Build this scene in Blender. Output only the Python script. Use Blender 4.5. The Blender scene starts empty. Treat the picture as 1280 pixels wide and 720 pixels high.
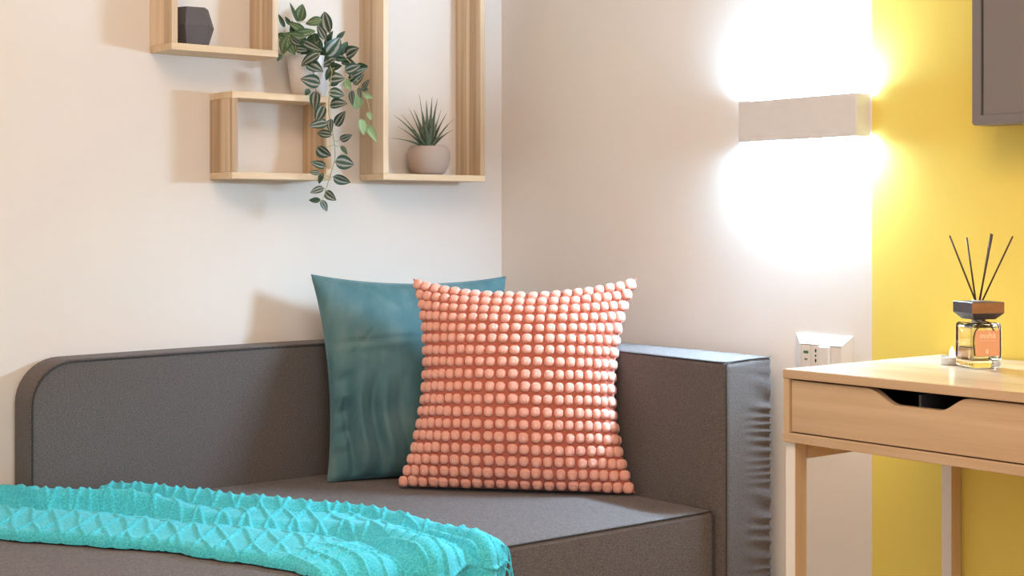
import bpy, bmesh, math, random
import numpy as np
from mathutils import Vector, Matrix, Euler

random.seed(11)
COL = bpy.context.scene.collection
PI = math.pi

# ----------------------------------------------------------------- materials
def new_mat(name):
    m = bpy.data.materials.new(name)
    m.use_nodes = True
    nt = m.node_tree
    b = nt.nodes['Principled BSDF']
    return m, nt, b

def N(nt, kind, **kw):
    n = nt.nodes.new(kind)
    for k, v in kw.items():
        if k in n.inputs:
            n.inputs[k].default_value = v
        else:
            setattr(n, k, v)
    return n

def coords(nt, scale=(1, 1, 1), rot=(0, 0, 0)):
    tc = nt.nodes.new('ShaderNodeTexCoord')
    mp = nt.nodes.new('ShaderNodeMapping')
    mp.inputs['Scale'].default_value = scale
    mp.inputs['Rotation'].default_value = rot
    nt.links.new(tc.outputs['Object'], mp.inputs['Vector'])
    return mp.outputs['Vector']

def ramp(nt, fac, stops):
    r = nt.nodes.new('ShaderNodeValToRGB')
    els = r.color_ramp.elements
    while len(els) < len(stops):
        els.new(0.5)
    for e, (p, c) in zip(els, stops):
        e.position = p
        e.color = (c[0], c[1], c[2], 1)
    nt.links.new(fac, r.inputs['Fac'])
    return r.outputs['Color']

def bump(nt, b, height, strength=0.3, dist=0.001):
    bp = nt.nodes.new('ShaderNodeBump')
    bp.inputs['Strength'].default_value = strength
    bp.inputs['Distance'].default_value = dist
    nt.links.new(height, bp.inputs['Height'])
    nt.links.new(bp.outputs['Normal'], b.inputs['Normal'])

def plain(name, col, rough=0.5, metal=0.0, spec=0.5):
    m, nt, b = new_mat(name)
    b.inputs['Base Color'].default_value = (*col, 1)
    b.inputs['Roughness'].default_value = rough
    b.inputs['Metallic'].default_value = metal
    b.inputs['Specular IOR Level'].default_value = spec
    # very faint procedural mottling so no surface is perfectly even
    no = N(nt, 'ShaderNodeTexNoise', Scale=60.0, Detail=3.0)
    nt.links.new(coords(nt), no.inputs['Vector'])
    c = ramp(nt, no.outputs['Fac'], [(0.3, [x * 0.99 for x in col]), (0.7, [min(1, x * 1.01) for x in col])])
    nt.links.new(c, b.inputs['Base Color'])
    return m

def paint(name, col):
    m, nt, b = new_mat(name)
    v = coords(nt)
    n1 = N(nt, 'ShaderNodeTexNoise', Scale=2.5, Detail=4.0)
    n2 = N(nt, 'ShaderNodeTexNoise', Scale=260.0, Detail=3.0)
    nt.links.new(v, n1.inputs['Vector']); nt.links.new(v, n2.inputs['Vector'])
    c = ramp(nt, n1.outputs['Fac'], [(0.3, [x * 0.975 for x in col]), (0.7, [min(1, x * 1.02) for x in col])])
    nt.links.new(c, b.inputs['Base Color'])
    b.inputs['Roughness'].default_value = 0.75
    b.inputs['Specular IOR Level'].default_value = 0.25
    bump(nt, b, n2.outputs['Fac'], 0.12, 0.001)
    return m

def wood(name, dark, light, scale, rough=0.45, stripe=0.0, stripe_axis=(0, 1, 0)):
    """grain: noise squeezed along the board; scale is small along the grain"""
    m, nt, b = new_mat(name)
    n1 = N(nt, 'ShaderNodeTexNoise', Scale=1.0, Detail=6.0, Roughness=0.65, Distortion=0.4)
    nt.links.new(coords(nt, scale), n1.inputs['Vector'])
    n2 = N(nt, 'ShaderNodeTexNoise', Scale=1.0, Detail=2.0)
    nt.links.new(coords(nt, [s * 0.22 for s in scale]), n2.inputs['Vector'])
    mx = N(nt, 'ShaderNodeMath', operation='MULTIPLY_ADD')
    nt.links.new(n2.outputs['Fac'], mx.inputs[0]); mx.inputs[1].default_value = 0.7
    ad = N(nt, 'ShaderNodeMath', operation='MULTIPLY'); ad.inputs[1].default_value = 0.42
    nt.links.new(n1.outputs['Fac'], ad.inputs[0])
    nt.links.new(ad.outputs[0], mx.inputs[2])
    mid = [(a + c) / 2 for a, c in zip(dark, light)]
    fac = mx.outputs[0]
    if stripe:
        tc = nt.nodes.new('ShaderNodeTexCoord'); sp = nt.nodes.new('ShaderNodeSeparateXYZ')
        nt.links.new(tc.outputs['Object'], sp.inputs[0])
        wn = N(nt, 'ShaderNodeTexNoise', Scale=1.0, Detail=1.0); cb = nt.nodes.new('ShaderNodeCombineXYZ')
        sn = N(nt, 'ShaderNodeMath', operation='SNAP'); sn.inputs[1].default_value = 0.011
        ml = N(nt, 'ShaderNodeMath', operation='MULTIPLY'); ml.inputs[1].default_value = 370.0
        nt.links.new(sp.outputs['Y'], sn.inputs[0]); nt.links.new(sn.outputs[0], ml.inputs[0])
        m3 = N(nt, 'ShaderNodeMath', operation='MULTIPLY'); m3.inputs[1].default_value = 7.0
        nt.links.new(sp.outputs['X'], m3.inputs[0])
        nt.links.new(ml.outputs[0], cb.inputs['X']); nt.links.new(m3.outputs[0], cb.inputs['Y'])
        nt.links.new(cb.outputs[0], wn.inputs['Vector'])
        s1 = N(nt, 'ShaderNodeMath', operation='SUBTRACT'); s1.inputs[1].default_value = 0.5
        nt.links.new(wn.outputs['Fac'], s1.inputs[0])
        s2 = N(nt, 'ShaderNodeMath', operation='MULTIPLY_ADD'); s2.inputs[1].default_value = stripe
        nt.links.new(s1.outputs[0], s2.inputs[0]); nt.links.new(mx.outputs[0], s2.inputs[2])
        fac = s2.outputs[0]
    c = ramp(nt, fac, [(0.40, dark), (0.55, mid), (0.68, light)])
    nt.links.new(c, b.inputs['Base Color'])
    b.inputs['Roughness'].default_value = rough
    b.inputs['Specular IOR Level'].default_value = 0.4
    bump(nt, b, n1.outputs['Fac'], 0.1, 0.0006)
    return m

def fabric(name, dark, light, scale=900, sheen=0.10):
    m, nt, b = new_mat(name)
    v = coords(nt)
    n1 = N(nt, 'ShaderNodeTexNoise', Scale=scale, Detail=2.0)
    n2 = N(nt, 'ShaderNodeTexNoise', Scale=14.0, Detail=5.0)
    n3 = N(nt, 'ShaderNodeTexNoise', Scale=1.0, Detail=3.0)
    nt.links.new(v, n1.inputs['Vector']); nt.links.new(v, n2.inputs['Vector'])
    nt.links.new(coords(nt, (260, 260, 900)), n3.inputs['Vector'])
    a = N(nt, 'ShaderNodeMath', operation='ADD')
    a2 = N(nt, 'ShaderNodeMath', operation='MULTIPLY_ADD'); a2.inputs[1].default_value = 0.35
    nt.links.new(n1.outputs['Fac'], a.inputs[0]); nt.links.new(n3.outputs['Fac'], a.inputs[1])
    nt.links.new(n2.outputs['Fac'], a2.inputs[0]); nt.links.new(a.outputs[0], a2.inputs[2])
    c = ramp(nt, a2.outputs[0], [(0.85, dark), (1.0, light)]) if False else ramp(nt, a.outputs[0], [(0.35, dark), (0.65, light)])
    hv = N(nt, 'ShaderNodeMath', operation='MULTIPLY'); hv.inputs[1].default_value = 0.5
    nt.links.new(a.outputs[0], hv.inputs[0])
    rp = [n for n in nt.nodes if n.type == 'VALTORGB'][-1]
    nt.links.new(hv.outputs[0], rp.inputs['Fac'])
    nt.links.new(c, b.inputs['Base Color'])
    b.inputs['Roughness'].default_value = 0.9
    b.inputs['Specular IOR Level'].default_value = 0.2
    b.inputs['Sheen Weight'].default_value = sheen
    b.inputs['Sheen Roughness'].default_value = 0.5
    b.inputs['Sheen Tint'].default_value = (1.0, 0.9, 0.86, 1)
    bump(nt, b, a.outputs[0], 0.35, 0.0008)
    return m

# ------------------------------------------------------------------- meshes
def link(name, me, parent=None, mats=(), smooth=False):
    o = bpy.data.objects.new(name, me)
    COL.objects.link(o)
    for m in (mats if isinstance(mats, (list, tuple)) else [mats]):
        me.materials.append(m)
    if smooth:
        for p in me.polygons:
            p.use_smooth = True
    if parent is not None:
        o.parent = parent
    return o

def from_data(name, verts, faces, mats, parent=None, smooth=True, midx=None):
    me = bpy.data.meshes.new(name)
    me.from_pydata([tuple(map(float, v)) for v in verts], [], [tuple(f) for f in faces])
    me.update()
    o = link(name, me, parent, mats, smooth)
    if midx is not None:
        me.polygons.foreach_set('material_index', midx)
    return o

def obj(name, bm, mats, parent=None, smooth=False):
    me = bpy.data.meshes.new(name)
    bmesh.ops.recalc_face_normals(bm, faces=bm.faces)
    bm.to_mesh(me); bm.free()
    return link(name, me, parent, mats, smooth)

def add_box(bm, lo, hi, bev=0.0, seg=2):
    t = bmesh.new()
    r = bmesh.ops.create_cube(t, size=1)
    for v in t.verts:
        v.co = Vector([(lo[i] + hi[i]) / 2 + v.co[i] * (hi[i] - lo[i]) for i in range(3)])
    if bev > 0:
        bmesh.ops.bevel(t, geom=list(t.edges), offset=bev, segments=seg, affect='EDGES', profile=0.5)
    me = bpy.data.meshes.new('t'); t.to_mesh(me); t.free()
    bm.from_mesh(me); bpy.data.meshes.remove(me)
    return bm

def box(name, lo, hi, mats, parent=None, bev=0.0, seg=2):
    """lo/hi in the parent's coordinates"""
    bm = add_box(bmesh.new(), lo, hi, bev, seg)
    return obj(name, bm, mats, parent)

def tube_data(pts, rad, n=8, taper=None):
    pts = [Vector(p) for p in pts]
    V, Fc = [], []
    up = Vector((0.3, 0.2, 1)).normalized()
    for i, p in enumerate(pts):
        d = (pts[min(i + 1, len(pts) - 1)] - pts[max(i - 1, 0)]).normalized()
        a = d.cross(up)
        if a.length < 1e-3:
            a = d.cross(Vector((1, 0, 0)))
        a.normalize(); b = d.cross(a)
        r = rad * (1 if taper is None else 1 + (taper - 1) * i / (len(pts) - 1))
        for k in range(n):
            th = 2 * PI * k / n
            V.append(p + a * (r * math.cos(th)) + b * (r * math.sin(th)))
    for i in range(len(pts) - 1):
        for k in range(n):
            k2 = (k + 1) % n
            Fc.append((i * n + k, i * n + k2, (i + 1) * n + k2, (i + 1) * n + k))
    Fc.append(tuple(range(n - 1, -1, -1)))
    Fc.append(tuple((len(pts) - 1) * n + k for k in range(n)))
    return V, Fc

def tubes(name, lines, rad, mats, parent=None, n=8, taper=None):
    V, Fc = [], []
    for l in lines:
        v, f = tube_data(l, rad, n, taper)
        o = len(V)
        V += v; Fc += [tuple(i + o for i in q) for q in f]
    return from_data(name, V, Fc, mats, parent, True)

def smooth_line(pts, k=6):
    """Catmull-Rom through the points"""
    P = [np.array(p, float) for p in pts]
    P = [2 * P[0] - P[1]] + P + [2 * P[-1] - P[-2]]
    out = []
    for i in range(1, len(P) - 2):
        for j in range(k):
            t = j / k
            a, b, c, d = P[i - 1:i + 3]
            out.append(0.5 * (2 * b + (c - a) * t + (2 * a - 5 * b + 4 * c - d) * t * t + (-a + 3 * b - 3 * c + d) * t ** 3))
    out.append(P[-2])
    return out

def lathe(name, prof, mats, parent=None, n=48, smooth=True):
    V, Fc = [], []
    m = len(prof)
    for k in range(n):
        th = 2 * PI * k / n
        for r, z in prof:
            V.append((r * math.cos(th), r * math.sin(th), z))
    for k in range(n):
        k2 = (k + 1) % n
        for j in range(m - 1):
            Fc.append((k * m + j, k2 * m + j, k2 * m + j + 1, k * m + j + 1))
    bm = bmesh.new()
    vs = [bm.verts.new(v) for v in V]
    for f in Fc:
        try:
            bm.faces.new([vs[i] for i in f])
        except ValueError:
            pass
    bmesh.ops.remove_doubles(bm, verts=bm.verts, dist=1e-6)
    return obj(name, bm, mats, parent, smooth)

def grid_faces(nu, nv, off=0):
    return [(off + i * nv + j, off + (i + 1) * nv + j, off + (i + 1) * nv + j + 1, off + i * nv + j + 1)
            for i in range(nu - 1) for j in range(nv - 1)]

# --------------------------------------------------------------------- tags
def tag(o, label, cat, group=None):
    o['label'] = label
    o['category'] = cat
    if group:
        o['group'] = group
    return o

def thing(name, label, cat, loc=(0, 0, 0), rz=0.0, group=None):
    o = bpy.data.objects.new(name, None)
    COL.objects.link(o)
    o.empty_display_size = 0.05
    o.location = loc
    o.rotation_euler = (0, 0, rz)
    return tag(o, label, cat, group)

def struct(o, label=None):
    o['kind'] = 'structure'
    if label:
        o['label'] = label
    return o

def noise3(P, scale, seed=0):
    """cheap smooth noise as a sum of sines, numpy arrays (n,3) -> (n,)"""
    rng = np.random.RandomState(seed)
    out = np.zeros(len(P))
    for k in range(7):
        d = rng.normal(size=3); d /= np.linalg.norm(d)
        f = scale * rng.uniform(0.6, 1.7)
        out += np.sin(P @ d * f + rng.uniform(0, 6.28)) / 7
    return out

def adopt(o, parent):
    """parent a mesh whose vertices are in room coordinates"""
    o.parent = parent
    o.matrix_parent_inverse = parent.matrix_basis.inverted()
    return o

# ================================================================= MATERIALS
WALL = (0.80, 0.745, 0.70)
M_wall = paint('cream wall paint', WALL)
M_yellow = paint('yellow wall paint', (0.84, 0.665, 0.145))
M_ceil = paint('ceiling white', (0.85, 0.82, 0.78))
M_floor = wood('floor boards', (0.36, 0.24, 0.15), (0.52, 0.37, 0.24), (1.5, 18, 18), 0.4)
M_sofa = fabric('charcoal woven fabric', (0.062, 0.052, 0.051), (0.180, 0.155, 0.150))
M_seam = fabric('dark seam', (0.035, 0.032, 0.033), (0.07, 0.065, 0.066))
M_pine_v = wood('pine upright', (0.44, 0.29, 0.17), (0.80, 0.64, 0.455), (46, 46, 1.8), 0.5, 0.55)
M_pine_h = wood('pine level', (0.60, 0.43, 0.26), (0.84, 0.67, 0.46), (2.5, 40, 40), 0.5)
M_oak = wood('desk veneer', (0.47, 0.325, 0.20), (0.63, 0.465, 0.31), (55, 2.5, 70), 0.22)
M_oakend = wood('desk veneer upright', (0.50, 0.34, 0.20), (0.66, 0.48, 0.30), (55, 55, 3), 0.35)
M_white = plain('white lacquer', (0.80, 0.77, 0.74), 0.35)
M_lampw = plain('matt white lamp metal', (0.70, 0.69, 0.70), 0.45)
M_dark = plain('dark drawer lining', (0.065, 0.068, 0.075), 0.4)
M_tvf = plain('grey television bezel', (0.175, 0.165, 0.175), 0.35)
M_tvs = plain('switched off screen', (0.19, 0.175, 0.18), 0.3)
M_tvshade = plain('bezel shadow gap', (0.012, 0.010, 0.010), 0.6)  # shade in the gap beside the bezel, put in as black
M_plastic = plain('white plastic', (0.80, 0.78, 0.77), 0.3)
M_slot = plain('socket slot', (0.015, 0.02, 0.018), 0.5)
M_usb = plain('green socket insert', (0.02, 0.16, 0.05), 0.4)
M_potw = plain('pale grey glazed pot', (0.70, 0.68, 0.685), 0.45)
M_pott = plain('taupe matt pot', (0.44, 0.355, 0.31), 0.8)
M_soil = plain('potting soil', (0.05, 0.035, 0.025), 0.9)
M_black = plain('matt charcoal ceramic', (0.092, 0.080, 0.084), 0.55)
M_stem = plain('vine stem', (0.42, 0.40, 0.20), 0.6)

def emit(name, col, s):
    m, nt, b = new_mat(name)
    b.inputs['Base Color'].default_value = (0.8, 0.8, 0.8, 1)
    b.inputs['Emission Color'].default_value = (*col, 1)
    b.inputs['Emission Strength'].default_value = s
    return m

LAMP_L = 470.0
M_led = emit('lamp diffuser', (0.50, 0.77, 1.0), LAMP_L)
M_glow_strip = emit('added glow strip', (0.50, 0.76, 1.0), 900.0)  # invented glow that sharpens the cast shadows, not a known lamp part
M_flame = emit('white flame bulb', (1.0, 0.93, 0.80), 3.0)

# ====================================================================== ROOM
RX0, RY0, RH = -3.7, -4.7, 2.6
struct(box('floor', (RX0 - .1, RY0 - .1, -0.08), (0.1, 0.1, 0.0), M_floor))
struct(box('ceiling', (RX0 - .1, RY0 - .1, RH), (0.1, 0.1, RH + .08), M_ceil))
struct(box('wall_left', (RX0 - .1, 0.0, 0.0), (0.1, 0.1, RH), M_wall))
YEDGE = -1.107
def wall_right():
    bm = bmesh.new()
    add_box(bm, (0, YEDGE, 0), (0.1, 0.0, RH))
    n = len(bm.faces)
    add_box(bm, (0, RY0, 0), (0.1, YEDGE, RH))
    for i, f in enumerate(bm.faces):
        f.material_index = 0 if i < n else 1
    return struct(obj('wall_right', bm, [M_wall, M_yellow]))
wall_right()
struct(box('wall_front', (RX0 - .1, RY0 - .1, 0), (RX0, 0.0, RH), M_wall))
# the wall behind the viewer, with a wide opening added for the cool fill light
def wall_back():
    bm = bmesh.new()
    x0, x1, z0, z1 = -3.3, -1.3, 0.85, 2.25
    add_box(bm, (RX0, RY0 - .1, 0), (0.1, RY0, z0))
    add_box(bm, (RX0, RY0 - .1, z1), (0.1, RY0, RH))
    add_box(bm, (RX0, RY0 - .1, z0), (x0, RY0, z1))
    add_box(bm, (x1, RY0 - .1, z0), (0.1, RY0, z1))
    return struct(obj('wall_back', bm, M_wall))
wall_back()

# ====================================================================== SOFA
sofa = thing('sofa', 'low charcoal fabric sofa with one long back and a block armrest in the corner', 'sofa', (-0.75, -0.5, 0))
SEAT_Z = 0.444
def prism(name, outline, y0, y1, mats, bev, seg=3):
    """outline: (x,z) points, extruded from y0 to y1"""
    bm = bmesh.new()
    vs = [bm.verts.new((x, y0, z)) for x, z in outline]
    f = bm.faces.new(vs)
    r = bmesh.ops.extrude_face_region(bm, geom=[f])
    bmesh.ops.translate(bm, verts=[v for v in r['geom'] if isinstance(v, bmesh.types.BMVert)], vec=(0, y1 - y0, 0))
    bmesh.ops.recalc_face_normals(bm, faces=bm.faces)
    if bev:
        es = [e for e in bm.edges if all(abs(v.co.y - y0) < 1e-6 for v in e.verts) or all(abs(v.co.y - y1) < 1e-6 for v in e.verts)]
        bmesh.ops.bevel(bm, geom=es, offset=bev, segments=seg, affect='EDGES', profile=0.5)
    return bm

BX0, BX1, BZ, BYF, BYB = -1.207, -0.02, 0.722, -0.092, -0.008
def back_outline(ins=0.0):
    r = 0.085 - ins
    x0, z1 = BX0 + ins, BZ - ins
    pts = [(x0, 0.05)]
    for k in range(0, 11):
        a = PI - k / 10 * PI / 2
        pts.append((x0 + r + r * math.cos(a), z1 - r + r * math.sin(a)))
    # the top line swells very slightly, as stretched covers do
    for k in range(1, 9):
        x = x0 + r + (BX1 - x0 - r) * k / 9
        pts.append((x, z1 + 0.004 * math.sin(PI * k / 9)))
    pts += [(BX1, z1), (BX1, 0.05)]
    return pts
bk = obj('back_panel', prism('b', back_outline(), BYF, BYB, M_sofa, 0.007), M_sofa)
for p in bk.data.polygons: p.use_smooth = False
adopt(bk, sofa)
o = tubes('piping', [[(x, BYF - 0.0003, z) for x, z in back_outline(0.004)]], 0.0022, M_seam, bk, n=6)

# armrest: a tapering block with a gathered, wrinkled front
def armrest():
    nx, ny, nz = 30, 60, 190
    def pos(a, b, c):   # a across (0 room side..1 wall), b along (0 front..1 back), c up
        y = -0.932 + 0.034 * a * (1 - b) + b * (0.84)
        z = 0.05 + c * (0.672)
        xl = -0.206 + 0.045 * b * max(0, (c - 0.55) / 0.45)
        x = xl + a * (-0.006 - 0.036 * (1 - b) - xl)
        return np.array([x, y, z])
    V, Fc = [], []
    def face(fn, n1, n2):
        o = len(V)
        for i in range(n1):
            for j in range(n2):
                V.append(fn(i / (n1 - 1), j / (n2 - 1)))
        for q in grid_faces(n1, n2, o):
            Fc.append(q)
    face(lambda s, t: pos(s, 0, t), nx, nz)
    face(lambda s, t: pos(s, 1, t), nx, nz)
    face(lambda s, t: pos(0, s, t), ny, nz)
    face(lambda s, t: pos(1, s, t), ny, nz)
    face(lambda s, t: pos(t, s, 1), ny, nx)
    face(lambda s, t: pos(t, s, 0), ny, nx)
    P = np.array(V)
    # round all edges: pull toward a superellipse of small radius
    lo, hi = np.array([-0.206, -0.932, 0.05]), np.array([-0.022, -0.092, 0.722])
    r = 0.008
    xl = -0.206 + 0.045 * np.clip((P[:, 1] + 0.932) / 0.84, 0, 1) * np.clip((P[:, 2] - 0.42) / 0.30, 0, 1)
    bb = np.clip((P[:, 1] + 0.932) / 0.84, 0, 1); xr = -0.006 - 0.036 * (1 - bb)
    aa = np.clip((P[:, 0] - xl) / (xr - xl), 0, 1)
    yf = -0.932 + 0.034 * aa
    L = np.stack([xl + r, yf + r, np.full(len(P), lo[2] + r)], 1)
    H = np.stack([xr - r, np.full(len(P), hi[1] - r), np.full(len(P), hi[2] - r)], 1)
    Cc = np.clip(P, L, H)
    D = P - Cc
    ln = np.linalg.norm(D, axis=1, keepdims=True)
    P = np.where(ln > 1e-9, Cc + D / np.maximum(ln, 1e-9) * r, P)
    # soft crown on the top
    top = np.clip((P[:, 2] - 0.70) / 0.02, 0, 1)
    ax = np.clip((P[:, 0] + 0.206) / 0.165, 0, 1)
    P[:, 2] += top * 0.006 * np.sin(PI * ax) * np.sin(PI * np.clip((P[:, 1] + 0.932) / 0.84, 0, 1)) ** 0.5
    # gathers: level ripples on the front, deepest at the wall-side corner
    fr = np.clip((yf + 0.016 - P[:, 1]) / 0.012, 0, 1)
    wr = np.clip((ax - 0.25) / 0.75, 0, 1) ** 2.0
    zz = P[:, 2]
    ph = zz * 300 + 5.0 * np.sin(zz * 23) + 2.0 * np.sin(zz * 61 + 1) - (1 - ax) * 7.0
    fade = np.clip((0.715 - zz) / 0.04, 0, 1)
    amp = (0.5 + 0.5 * np.sin(zz * 31 + 2)) * 0.6 + 0.5
    P[:, 1] += fr * wr * fade * amp * 0.0034 * np.sin(ph)
    side = np.clip((P[:, 0] + 0.065) / 0.02, 0, 1) * np.clip((-0.86 - P[:, 1]) / 0.06, 0, 1)
    P[:, 0] += side * fade * amp * 0.0016 * np.sin(ph + 0.6)
    # the visible flanks are never dead flat
    P += (noise3(P, 22, 5) * 0.0012)[:, None]
    bm = bmesh.new()
    vs = [bm.verts.new(v) for v in P]
    for q in Fc: bm.faces.new([vs[i] for i in q])
    bmesh.ops.remove_doubles(bm, verts=bm.verts, dist=0.0005)
    bmesh.ops.recalc_face_normals(bm, faces=bm.faces)
    return obj('armrest', bm, M_sofa, None, True)
arm = adopt(armrest(), sofa)
def arm_edge(b):  # room-side top edge
    return (-0.206 + 0.045 * b + 0.0015, -0.932 + 0.84 * b, 0.7215)
tubes('piping', [[(-0.2045, -0.931, z) for z in (0.06, 0.2, 0.45, 0.55, 0.65, 0.715)] + [(-0.2035, -0.9295, 0.7225), (-0.12, -0.9125, 0.7228), (-0.046, -0.8985, 0.7222)],
                 smooth_line([(-0.2035, -0.930, 0.7222)] + [arm_edge(b) for b in (0.03, .1, .3, .6, .97)], 4)], 0.0018, M_seam, arm, n=6)

# seat: a thick block with a softly crowned top
def seat():
    x0, x1, y0, y1, z0, z1 = -1.95, -0.209, -0.905, -0.094, 0.06, SEAT_Z
    bm = add_box(bmesh.new(), (x0, y0, z0), (x1, y1, z1), 0.010, 3)
    # past the end of the back the block fills up to the wall
    add_box(bm, (x0, y1 - 0.03, z0), (-1.209, -0.010, z1 - 0.0002), 0.010, 3)
    return obj('seat', bm, M_sofa)
st = adopt(seat(), sofa)
tubes('piping', [[(-1.94, -0.9035, SEAT_Z - 0.0015), (-1.2, -0.9035, SEAT_Z - 0.0015), (-0.218, -0.9035, SEAT_Z - 0.0015), (-0.2105, -0.897, SEAT_Z - 0.002), (-0.2105, -0.80, SEAT_Z - 0.002)],
                 [(-0.2115, -0.9035, z) for z in (0.08, 0.25, 0.436)]], 0.0016, M_seam, st, n=6)
for x, y in ((-1.88, -0.84), (-1.88, -0.16), (-0.27, -0.84), (-0.27, -0.16)):
    adopt(box('foot', (x - .03, y - .03, 0.0), (x + .03, y + .03, 0.062), M_dark, None, 0.003), sofa)

# ================================================================== CUSHIONS
def pillow(corners, T, c4, n, power=0.55, floor_z=None, wrinkle=None):
    """corners BL, BR, TL, TR; c4 = how far left, right, bottom, top edges curve in.
    returns a function (a, b, side) -> point and the finished grid"""
    BL, BR, TL, TR = [np.array(c, float) for c in corners]
    nrm = np.cross(BR - BL, TL - BL); nrm /= np.linalg.norm(nrm)   # faces the room
    def surf(a, b, side):
        a = np.asarray(a, float); b = np.asarray(b, float)
        ca = np.where(a < 0, c4[0], c4[1]); cb = np.where(b < 0, c4[2], c4[3])
        a2 = a * (1 - ca * np.clip(1 - b * b, 0, 1) ** 0.9 * np.abs(a) ** 1.5)
        b2 = b * (1 - cb * np.clip(1 - a * a, 0, 1) ** 0.9 * np.abs(b) ** 1.5)
        s, t = (a2 + 1) / 2, (b2 + 1) / 2
        P = ((1 - s) * (1 - t))[..., None] * BL + (s * (1 - t))[..., None] * BR + ((1 - s) * t)[..., None] * TL + (s * t)[..., None] * TR
        th = T * (np.clip(1 - a * a, 0, 1) * np.clip(1 - b * b, 0, 1)) ** power
        P = P + (side * th)[..., None] * nrm
        if floor_z is not None:
            P[..., 2] = np.maximum(P[..., 2], floor_z)
        return P
    return surf, nrm

def pillow_mesh(surf, n, extra=None):
    g = np.sin(np.linspace(-1, 1, n) * PI / 2)
    A, B = np.meshgrid(g, g, indexing='ij')
    front = surf(A, B, np.ones_like(A)).reshape(-1, 3)
    back = surf(A, B, -np.ones_like(A)).reshape(-1, 3)
    if extra is not None:
        front = front + extra(A.ravel(), B.ravel(), front)
    V = np.concatenate([front, back])
    F1 = grid_faces(n, n)
    F2 = [tuple(reversed([i + n * n for i in f])) for f in F1]
    return V, F1 + F2

def velvet():
    m, nt, b = new_mat('teal velvet')
    v = coords(nt)
    n1 = N(nt, 'ShaderNodeTexNoise', Scale=9.0, Detail=4.0, Distortion=0.8)
    n2 = N(nt, 'ShaderNodeTexNoise', Scale=700.0, Detail=2.0)
    n3 = N(nt, 'ShaderNodeTexNoise', Scale=1.0, Detail=3.0)
    nt.links.new(v, n1.inputs['Vector']); nt.links.new(v, n2.inputs['Vector'])
    nt.links.new(coords(nt, (30, 30, 6)), n3.inputs['Vector'])
    ad = N(nt, 'ShaderNodeMath', operation='MULTIPLY_ADD'); ad.inputs[1].default_value = 0.45
    nt.links.new(n3.outputs['Fac'], ad.inputs[0]); 
    m2 = N(nt, 'ShaderNodeMath', operation='MULTIPLY'); m2.inputs[1].default_value = 0.55
    nt.links.new(n1.outputs['Fac'], m2.inputs[0]); nt.links.new(m2.outputs[0], ad.inputs[2])
    c = ramp(nt, ad.outputs[0], [(0.34, (0.050, 0.135, 0.160)), (0.52, (0.085, 0.180, 0.200)), (0.68, (0.14, 0.235, 0.245))])
    nt.links.new(c, b.inputs['Base Color'])
    b.inputs['Roughness'].default_value = 0.7
    b.inputs['Specular IOR Level'].default_value = 0.25
    b.inputs['Sheen Weight'].default_value = 0.6
    b.inputs['Sheen Roughness'].default_value = 0.35
    b.inputs['Sheen Tint'].default_value = (0.5, 0.85, 0.95, 1)
    bump(nt, b, n2.outputs['Fac'], 0.25, 0.0008)
    return m
M_velvet = velvet()

tealc = thing('cushion', 'plain teal velvet cushion leaning on the sofa back, partly behind the coral one', 'cushion', (-0.42, -0.24, SEAT_Z))
surf, nrm_t = pillow([(-0.617, -0.195, 0.447), (-0.225, -0.335, 0.447), (-0.603, -0.108, 0.873), (-0.165, -0.222, 0.862)],
                     0.070, (0.10, 0.10, 0.02, 0.09), 90, 0.5, SEAT_Z + 0.002)
def teal_wrinkles(a, b, P):
    h = np.zeros_like(a)
    # level crease a third of the way down
    def groove(d, w): return np.exp(-(d / w) ** 2)
    edge = np.clip(1 - np.abs(a) ** 6, 0, 1) * np.clip(1 - np.abs(b) ** 6, 0, 1)
    line = b - (0.30 + 0.05 * (a + 1))
    h -= 0.0022 * groove(line, 0.02) * np.clip((-a + 0.1) / 0.4, 0, 1)
    h += 0.0016 * groove(line + 0.05, 0.04) * np.clip((-a + 0.1) / 0.4, 0, 1)
    # diagonal fold from the crease
    line2 = (b - 0.32) - (a + 0.62) * 0.9
    h -= 0.0018 * groove(line2, 0.03) * groove(a + 0.55, 0.18)
    # upright folds in the lower left
    for ac, w, hh in ((-0.80, 0.05, -0.007), (-0.67, 0.06, 0.006), (-0.50, 0.05, -0.005), (-0.40, 0.06, 0.0045), (-0.22, 0.05, -0.003)):
        h += hh * groove(a - ac - 0.05 * np.sin(b * 5), w) * np.clip((0.05 - b) / 0.35, 0, 1)
    # pinches along the left edge
    for bc, hh in ((-0.05, -0.006), (-0.22, 0.005), (-0.36, -0.006), (-0.55, -0.005), (-0.68, 0.004)):
        h += hh * groove(b - bc - 0.3 * (a + 0.9), 0.045) * groove(a + 0.93, 0.13)
    h += 0.0012 * noise3(P, 45, 2)
    return (h * 3.0 * edge)[:, None] * nrm_t[None, :]
V, Fc = pillow_mesh(surf, 120, teal_wrinkles)
adopt(from_data('cover', V, Fc, M_velvet), tealc)
# stitched rim where the two faces meet
g = np.linspace(-1, 1, 40)
def rim(surf):
    o = np.ones_like(g); z = np.zeros_like(g)
    return [list(surf(-o, g, z)), list(surf(g, o, z)), list(surf(o, -g, z)), list(surf(-g, -o, z))]
tubes_rim = [p for s in rim(surf) for p in s[:-1]]
adopt(tubes('seam', [tubes_rim + [tubes_rim[0]]], 0.0016, M_velvet, None, 6), tealc)

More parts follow.
